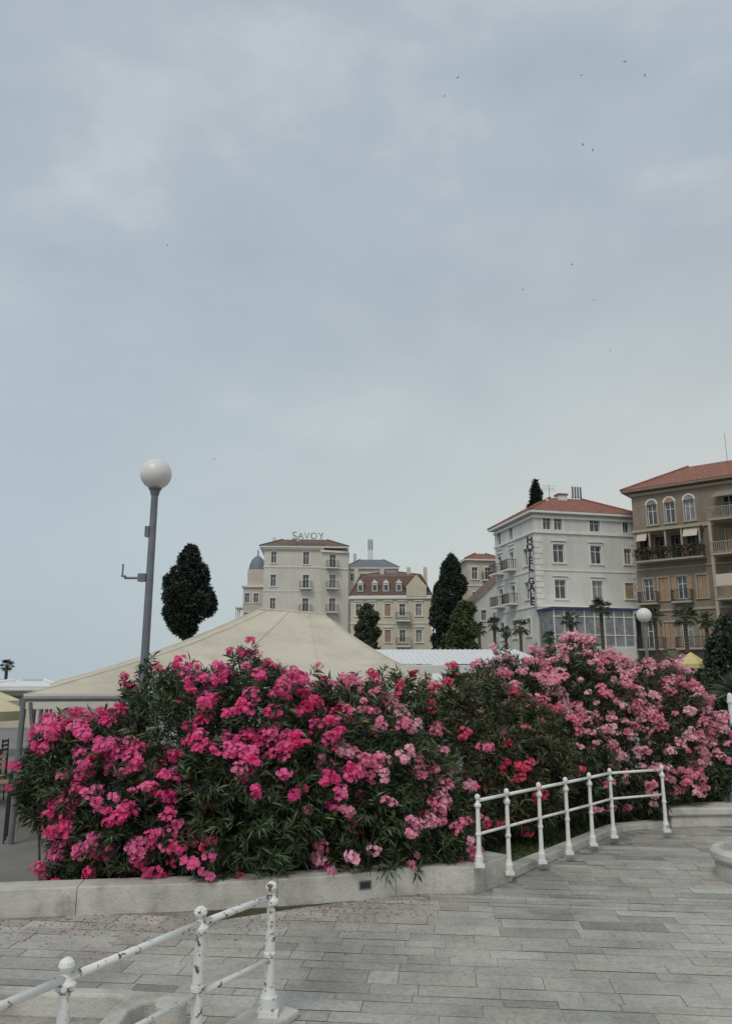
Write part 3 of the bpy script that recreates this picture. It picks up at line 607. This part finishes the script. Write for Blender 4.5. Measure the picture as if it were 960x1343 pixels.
def lumps(prof,n,sz,seed,ry=1.0,vert=1.5):
    R=random.Random(seed); zs=[p[0] for p in prof]; out=[]
    for i in range(n):
        z=zs[0]+(zs[-1]-zs[0])*(i+R.random())/n; xl=np.interp(z,zs,[p[1] for p in prof]); xr=np.interp(z,zs,[p[2] for p in prof]); s=sz*R.uniform(.65,1.3)
        s=min(s,(xr-xl)*.45+.08); x=R.uniform(xl+s*.7,xr-s*.7) if xr-xl>1.5*s else (xl+xr)/2
        hw=(xr-xl)/2; out.append((x,R.uniform(-1,1)*hw*.7*ry,z,s,s,s*vert))
    m=7
    for i in range(m): # solid heart of the crown along the axis
        z=zs[0]+(zs[-1]-zs[0])*(i+.5)/m; xl=np.interp(z,zs,[p[1] for p in prof]); xr=np.interp(z,zs,[p[2] for p in prof]); hw=(xr-xl)/2
        out.append(((xl+xr)/2,0,z,hw*.72,hw*.72,(zs[-1]-zs[0])/m*.9))
    return out
o=P(245,780,60); k=.0586
prof=[(2.3+(890-y)*k*1.02,(a-245)*k,(b-245)*k) for y,a,b in ((830,234,258),(816,216,272),(800,208,280),(782,209,281),(764,217,275),(750,224,268),(738,236,261),(724,243,253))]
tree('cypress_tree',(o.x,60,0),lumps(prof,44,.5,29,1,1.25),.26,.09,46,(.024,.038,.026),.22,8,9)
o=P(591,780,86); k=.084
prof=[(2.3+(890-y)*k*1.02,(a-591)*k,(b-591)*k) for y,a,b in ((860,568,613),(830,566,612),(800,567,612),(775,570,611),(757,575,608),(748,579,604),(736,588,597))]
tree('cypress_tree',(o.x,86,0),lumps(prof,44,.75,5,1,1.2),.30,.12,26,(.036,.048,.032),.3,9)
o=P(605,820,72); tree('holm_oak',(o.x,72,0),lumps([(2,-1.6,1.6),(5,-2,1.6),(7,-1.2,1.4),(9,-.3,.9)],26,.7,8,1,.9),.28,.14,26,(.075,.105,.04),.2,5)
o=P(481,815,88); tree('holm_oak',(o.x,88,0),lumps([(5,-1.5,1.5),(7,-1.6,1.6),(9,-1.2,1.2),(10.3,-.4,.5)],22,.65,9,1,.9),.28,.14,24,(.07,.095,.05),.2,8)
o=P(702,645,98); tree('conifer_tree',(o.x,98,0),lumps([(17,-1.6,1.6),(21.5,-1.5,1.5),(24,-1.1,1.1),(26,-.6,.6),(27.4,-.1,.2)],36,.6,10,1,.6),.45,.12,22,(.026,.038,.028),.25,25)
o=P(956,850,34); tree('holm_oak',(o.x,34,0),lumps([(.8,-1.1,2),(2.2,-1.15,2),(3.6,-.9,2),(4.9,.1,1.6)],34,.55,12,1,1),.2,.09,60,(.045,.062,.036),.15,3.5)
rows=[]
for i in range(26):
    px=612+i*14; o=P(px,870,44+random.random()*8); rows.append((o.x,o.y,1.2,1.0+.6*random.random(),.9,1.3+1.0*random.random()))
p,a,r=whorl_points(rows,14,.2,.6,1.05); V,C,ax=whorls(p,a,9,.25,.11,(.045,.065,.03),.4,(.3,1.5),.2,.02); quads_obj('distant_hedge',V,C,M['leaf'])
def palm(name,px,py,D,R,nf=30,r=.11,col=(.05,.075,.035)):
    o=P(px,py,D); e=empty(name,(o.x,D,0)); h=o.z
    mb=MB(); pr=[]; z=0
    while z<h-.1: pr+= [(r*(1.15+.25*random.random()),z),(r*.95,z+.12)]; z+=.16
    mb.lathe((0,0,0),pr+[(r*1.5,h-.15),(r*.6,h)],'palmbark',10); mb.obj('trunk',e)
    Vs=[]
    for i in range(nf):
        az=random.random()*6.283; el=math.radians(random.uniform(-55,80)); d=Vector((math.cos(az)*math.cos(el),math.sin(az)*math.cos(el),math.sin(el)))
        s=d.cross(Vector((0,0,1))).normalized(); b=Vector((0,0,h)); hub=b+d*R*.5+Vector((0,0,-.08*R)); 
        sd=(s if abs(s.length)>.1 else Vector((1,0,0)))
        pet=leafq(np.array([b]),np.array([d]),np.array([R*.52]),np.array([.03+R*.015]),0); Vs.append(pet)
        m=13; an=np.linspace(-1.9,1.9,m)+np.random.default_rng(i).normal(size=m)*.05
        dd=np.array([list(d*math.cos(t)+sd*math.sin(t)) for t in an]); cc=np.repeat(np.array([list(hub)]),m,0)
        Vs.append(leafq(cc,nrmz(dd),R*.5*(.8+.2*np.cos(an)),np.full(m,R*.07),.25))
    V=np.concatenate(Vs); C=np.array(col)*(.5+1.0*rng.random((len(V),1))); quads_obj('fronds',V,C,M['leaf'],e)
for px,py,D,R in ((787,796,55,1.0),(648,818,60,.8),(628,824,62,.75),(682,822,58,.85),(663,828,64,.7),(748,812,50,.75),(858,808,48,.8),(897,806,46,.95),(925,812,50,.8),(10,872,62,.7),(720,835,60,.7)):
    palm('fan_palm',px,py,D,R)
o=P(944,880,19); n=260; az=rng.random(n)*6.283; el=rng.random(n)*1.5; d=np.stack([np.cos(az)*np.cos(el),np.sin(az)*np.cos(el),np.sin(el)],1)
quads_obj('yucca_plant',leafq(np.repeat(np.array([[o.x+.3,19,1.9]]),n,0),d,.5+.3*rng.random(n),np.full(n,.04),.2),np.array([.10,.14,.09])*(.5+rng.random((n,1))),M['leaf'])
# ------------------------------------------------------------ oleanders
def oleander(ells,dens,fl,cols,ph,thr,col=(.050,.080,.036),sprig=40,size=1.0,fade=None):
    e=empty('oleander_bush')
    p,a,r=whorl_points(ells,dens,.15,.6,1.04,ph=ph)
    top=np.where((a[:,2]>.55)&(r>.95))[0]; idx=rng.choice(top,min(sprig,len(top)),replace=False)
    sp=p[idx]+np.stack([rng.normal(size=len(idx))*.08,rng.normal(size=len(idx))*.08,.06+.18*rng.random(len(idx))],1)
    sp2=(p[idx]+sp)/2
    P2=np.concatenate([p,sp,sp2]); A2=np.concatenate([a,a[idx]*.3,a[idx]]); R2=np.concatenate([r,np.ones(len(idx))*1.02,np.ones(len(idx))])
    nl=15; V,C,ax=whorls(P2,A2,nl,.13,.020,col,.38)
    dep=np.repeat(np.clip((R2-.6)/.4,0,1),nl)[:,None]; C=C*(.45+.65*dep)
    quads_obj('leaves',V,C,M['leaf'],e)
    mb=MB()
    for el in ells:
        for i in range(10):
            q=np.array(el[:3])+rndu(1)[0]*np.array(el[3:])*.75; b=(el[0]+random.uniform(-.2,.2),el[1]+random.uniform(-.2,.2),0)
            if q[2]>.3: mb.cyl(b,q,.018,.007,'bark',5,False)
    mb.obj('stems',e)
    msk=(R2>.90)&(P2[:,2]>.12)&(ax[:,1]<.8); dn=lump(P2,.75,ph+2.0)+.25*rng.normal(size=len(P2))
    if fade is not None: dn=dn-fade(P2)
    cand=np.where(msk&(dn>thr))[0]; m=min(fl,len(cand)); ci=rng.choice(cand,m,replace=False)
    ci=np.concatenate([ci,rng.choice(np.where(msk)[0],fl//7,replace=False)])
    Vs=[];Cs=[]
    for i in ci:
        base=np.array(cols[min(len(cols)-1,int(random.random()*len(cols)))])*random.uniform(.8,1.12)
        for sub in range(random.choice((1,2,2,3))):
            R=(.030+.045*random.random()**1.5)*size; off=rndu(1)[0]*.085*size*(0 if sub==0 else 1)
            cen=P2[i]+ax[i]*(.11+.04*random.random())+off; nfl=int(6+R*200); pos=rndu(nfl); pos=pos*(R*(.4+.7*rng.random(nfl)**.5))[:,None]
            fd=nrmz(pos/R+ax[i]*.8); pos=cen+pos*np.array([1.2,1,.8])
            s=nrmz(np.cross(fd,rndu(nfl))); t=np.cross(fd,s)
            for k in range(5):
                an=2*math.pi*k/5; dr_=s*math.cos(an)+t*math.sin(an); dr_=nrmz(dr_+fd*.35)
                sd=nrmz(np.cross(fd,dr_)); Lp=.025+.008*rng.random(nfl)[:,None]; Wp=.023
                Vs.append(np.stack([pos,pos+dr_*Lp*.7+sd*Wp*.5,pos+dr_*Lp*1.05+fd*.002,pos+dr_*Lp*.7-sd*Wp*.5],1))
                Cs.append(np.clip(base*(.8+.4*rng.random((nfl,1))),0,.97))
    if Vs: quads_obj('flowers',np.concatenate(Vs),np.concatenate(Cs),M['petal'],e)
hot=[(.93,.12,.35),(.91,.09,.31),(.94,.17,.41),(.94,.23,.46)]
mid=[(.93,.27,.44),(.93,.36,.52),(.93,.46,.59)]
soft=[(.93,.43,.53),(.94,.54,.62),(.88,.31,.43),(.94,.48,.57)]
red=[(.78,.08,.17),(.82,.12,.23),(.88,.22,.36)]
B1=[(-3.1,9.7,1.15,.74,.85,.74),(-2.25,9.8,1.4,.85,1.05,.98),(-1.4,9.7,1.45,.85,1.1,.98),(-2.55,9.1,.75,.75,.6,.75),(-1.5,9.0,.85,.85,.62,.85),(-.75,9.3,1.0,.6,.7,.9),(-3.68,9.6,1.05,.40,.5,.58),(-3.1,9.2,.45,.45,.5,.45)]
f1=lambda q: .9*np.exp(-((q[:,0]+1.5)/.65)**2-((q[:,2]-.55)/.45)**2)+.5*np.exp(-((q[:,0]+2.75)/.3)**2-((q[:,2]-1.55)/.4)**2)
oleander(B1,105,440,hot,.0,-.15,size=1.1,fade=f1)
B2=[(-.35,9.9,1.25,.75,.9,.95),(.3,9.8,.98,.68,.8,.85),(.1,9.3,.65,.75,.55,.65),(.85,9.75,.6,.42,.6,.6),(.75,9.4,.45,.38,.4,.42)]
oleander(B2,105,180,mid,1.3,-.15)
B3=[(.45,11.7,1.25,.95,.9,.98),(1.6,11.9,1.3,1.0,1.0,1.0),(1.45,11.3,.85,.8,.7,.8),(2.3,11.6,1.0,.7,.7,.9)]
oleander(B3,85,70,red,2.1,.25,(.062,.078,.036))
B4=[(2.45,13.0,1.5,.9,.95,1.08),(3.75,13.6,1.65,1.05,1.1,1.22),(4.85,13.7,1.35,1.0,1.0,1.15),(5.75,13.9,1.0,.65,.8,.95),(3.0,12.7,1.0,.9,.7,.9),(4.3,13.1,.95,1.0,.6,.9)]
f4=lambda q: np.clip((1.05-q[:,2])*1.1,0,1)
oleander(B4,85,600,soft,3.7,-.5,(.055,.080,.038),size=1.1,fade=f4)
bed=[(7.3,16,.5,.8,.8,.5),(8.3,16.5,.6,.9,.8,.6),(9.6,16.2,.5,.9,.9,.5)]
p,a,r=whorl_points(bed,60,.15); V,C,ax=whorls(p,a,10,.12,.03,(.07,.10,.05),.4); e=empty('garden_shrub'); quads_obj('leaves',V,C,M['leaf'],e)
c=P(957,1035,14.2); e=empty('railing'); mb=MB(); post(mb,c.x,14.2,0,1.0,'iron2',1.2); post(mb,c.x+1.3,14.4,0,1.0,'iron2',1.2); mb.cyl((c.x,14.2,.93),(c.x+1.3,14.4,.93),.02,.02,'iron2'); mb.cyl((c.x,14.2,.55),(c.x+1.3,14.4,.55),.02,.02,'iron2'); mb.obj('posts_and_rails',e)
c=P(958,930,17); e=empty('white_bollard_post'); mb=MB(); mb.lathe((c.x,17,0),[(.1,0),(.1,.1),(.05,.14),(.05,1.75),(.07,1.8),(.05,1.95),(.02,2.0)],'iron2',12); mb.obj('post',e)
n=620; k=rng.random(n); xs=-3.9+4.6*k; cy=np.interp(xs,[p_.x for p_ in wp],[p_.y for p_ in wp]); ys=cy-np.abs(rng.normal(size=n))*.45-.02
c=np.stack([xs,ys,np.full(n,.011)+.004*rng.random(n)],1); d=nrmz(np.stack([rng.normal(size=n),rng.normal(size=n),np.zeros(n)],1)); s=np.stack([-d[:,1],d[:,0],np.zeros(n)],1)
V=np.stack([c,c+d*.012+s*.009,c+d*.024,c+d*.012-s*.009],1); C=np.where(rng.random((n,1))<.6,np.array([[.55,.09,.2]]),np.array([[.2,.13,.06]])); quads_obj('fallen_petals',V,C,M['petal'])
# ------------------------------------------------------------ cafe things at left
def chair(loc,rz):
    e=empty('cafe_chair',loc,rz); mb=MB()
    for x in (-.2,.2):
        mb.cyl((x,-.2,0),(x*.9,-.2,.45),.014,.014,'dark',6); mb.cyl((x,.22,0),(x*.9,.2,.86),.014,.014,'dark',6)
    mb.box(-.22,.22,-.22,.2,.44,.47,'wood')
    for z in (.58,.68,.78): mb.box(-.19,.19,.185,.205,z,z+.06,'wood')
    mb.obj('frame',e)
def table(loc):
    e=empty('cafe_table',loc); mb=MB(); mb.lathe((0,0,0),[(.22,0),(.22,.02),(.03,.04),(.025,.70),(.35,.71),(.36,.735),(.35,.74)],'dark',20); mb.obj('pedestal',e)
for x,y in ((-7.2,14.8),(-8.4,16.5),(-6.6,17.5),(-9.6,19.5),(-7.8,20.5)):
    table((x,y,0)); chair((x-.6,y,0),1.6+.2); chair((x+.6,y-.1,0),-1.5); chair((x,y+.6,0),.1)
def parasol(x,y,h,r,k='parasol'):
    e=empty('parasol',(x,y,0)); mb=MB(); mb.cyl((0,0,0),(0,0,h),.025,.025,'wood',8); n=8
    for i in range(n):
        a=2*math.pi*i/n;b=2*math.pi*(i+1)/n; pa=(r*math.cos(a),r*math.sin(a),h-.55);pb=(r*math.cos(b),r*math.sin(b),h-.55)
        mb.poly([(0,0,h),pa,pb],k); mb.poly([pa,pb,(pb[0],pb[1],h-.75),(pa[0],pa[1],h-.75)],k)
    mb.obj('canopy',e)
parasol(-8.9,17.6,2.15,1.3); parasol(-12,24,2.2,1.4); o=P(905,855,36); parasol(o.x,36,o.z,.8,'yellow')
e=empty('seafront_railing'); mb=MB()
for i in range(30):
    x=-42+i*1.1; mb.cyl((x,64,0),(x,64,1.0),.04,.04,'white',6)
for z in (.5,1.0): mb.cyl((-42,64,z),(-9,64,z),.035,.035,'white',6)
mb.obj('posts_and_rails',e)
e=empty('beach_kiosk'); mb=MB(); o=P(20,905,38); mb.box(o.x-1.8,o.x+2.2,38,41,0,1.75,'beige'); mb.box(o.x-2.1,o.x+2.5,37.6,41.4,1.75,1.9,'white'); hip(mb,o.x-2,o.x+2.4,37.7,41.3,1.92,.25,'white',.05,ins=1.5)
mb.box(o.x-1.2,o.x+1.4,37.95,37.99,.9,1.5,'glass'); mb.obj('walls_and_roof',e)
e=empty('stone_pier'); mb=MB(); mb.box(-75,-25,100,104,-1.4,.6,'stone'); mb.obj('pier_wall',e)
e=empty('terrace_fence'); mb=MB()
for i in range(40):
    t=i/39; p=cor[0].lerp(cor[3],t); mb.cyl((p.x-.1,p.y,0),(p.x-.1,p.y,.95),.012,.012,'dark',5)
a=cor[0];b=cor[3]; mb.cyl((a.x-.1,a.y,.95),(b.x-.1,b.y,.95),.02,.02,'dark',6); mb.obj('bars',e)
# ------------------------------------------------------------ birds
for px,py,D in ((600,102,60),(764,190,55),(777,197,58),(819,81,60),(845,99,62),(762,99,70),(686,380,80),(750,347,70),(778,394,80),(281,602,60),(583,126,75),(800,460,85),(220,322,80)):
    o=P(px,py,D); e=empty('flying_swift',o,random.uniform(0,6)); mb=MB(); s=1.1
    mb.lathe((0,0,-.0),[(.004,-.01),(.02,0),(.02,.015),(.004,.02)],'bird',8)
    mb.cyl((0,-.10*s,0),(0,.0,0),.008,.028,'bird',6); mb.cyl((0,0,0),(0,.10*s,0),.028,.006,'bird',6)
    for q in (-1,1):
        mb.poly([(0,.03,.01),(q*.12*s,.02,.06),(q*.22*s,-.07,.03),(q*.10*s,-.02,.05),(0,-.03,.01)],'bird')
    mb.obj('body_and_wings',e)
# ------------------------------------------------------------ world + sun
wd=bpy.data.worlds.new('World'); S.world=wd; wd.use_nodes=True; nt=wd.node_tree; N=nt.nodes; L=nt.links
bg=N['Background']; bg.inputs['Strength'].default_value=.116
sk=N.new('ShaderNodeTexSky'); sk.sky_type='NISHITA'; sk.sun_disc=False; sk.sun_elevation=math.radians(50); sk.sun_rotation=math.radians(205); sk.air_density=1.5; sk.dust_density=4
tc=N.new('ShaderNodeTexCoord'); mp=N.new('ShaderNodeMapping'); mp.inputs['Scale'].default_value=(1,1,1.8); mp.inputs['Location'].default_value=(.35,.2,.1); L.new(tc.outputs['Generated'],mp.inputs[0])
n1=N.new('ShaderNodeTexNoise'); n1.inputs['Scale'].default_value=3.4; n1.inputs['Detail'].default_value=10; n1.inputs['Roughness'].default_value=.54; n1.inputs['Distortion'].default_value=.12; L.new(mp.outputs[0],n1.inputs['Vector'])
rp_=N.new('ShaderNodeValToRGB'); L.new(n1.outputs['Fac'],rp_.inputs[0]); E=rp_.color_ramp.elements
E[0].position=.36; E[0].color=(.355,.41,.465,1); E[1].position=.68; E[1].color=(.51,.55,.57,1)
m_=E.new(.52); m_.color=(.40,.455,.50,1)
sx=N.new('ShaderNodeSeparateXYZ'); L.new(tc.outputs['Generated'],sx.inputs[0])
hz=N.new('ShaderNodeMapRange'); hz.inputs[1].default_value=.08; hz.inputs[2].default_value=.62; hz.inputs[3].default_value=.95; hz.inputs[4].default_value=0; hz.interpolation_type='SMOOTHSTEP'; L.new(sx.outputs['Z'],hz.inputs[0])
hx=N.new('ShaderNodeMapRange'); hx.inputs[1].default_value=-.4; hx.inputs[2].default_value=.35; L.new(sx.outputs['X'],hx.inputs[0])
hc=N.new('ShaderNodeMix'); hc.data_type='RGBA'; L.new(hx.outputs[0],hc.inputs[0]); hc.inputs[6].default_value=(.40,.48,.53,1); hc.inputs[7].default_value=(.55,.57,.53,1)
mx=N.new('ShaderNodeMix'); mx.data_type='RGBA'; L.new(hz.outputs[0],mx.inputs[0]); L.new(rp_.outputs['Color'],mx.inputs[6]); L.new(hc.outputs[2],mx.inputs[7])
sc_=N.new('ShaderNodeVectorMath'); sc_.operation='SCALE'; sc_.inputs['Scale'].default_value=10; L.new(mx.outputs[2],sc_.inputs[0])
fm=N.new('ShaderNodeMix'); fm.data_type='RGBA'; fm.inputs[0].default_value=.9; L.new(sk.outputs[0],fm.inputs[6]); L.new(sc_.outputs[0],fm.inputs[7]); L.new(fm.outputs[2],bg.inputs['Color'])
sl=bpy.data.lights.new('sun','SUN'); sl.energy=1.2; sl.angle=math.radians(20); sl.color=(1,.95,.88); so=bpy.data.objects.new('sun',sl); S.collection.objects.link(so)
az=math.radians(205); el=math.radians(50); dv=Vector((math.sin(az)*math.cos(el),math.cos(az)*math.cos(el),math.sin(el))); so.rotation_euler=dv.to_track_quat('Z','Y').to_euler(); so.location=(0,-5,30)
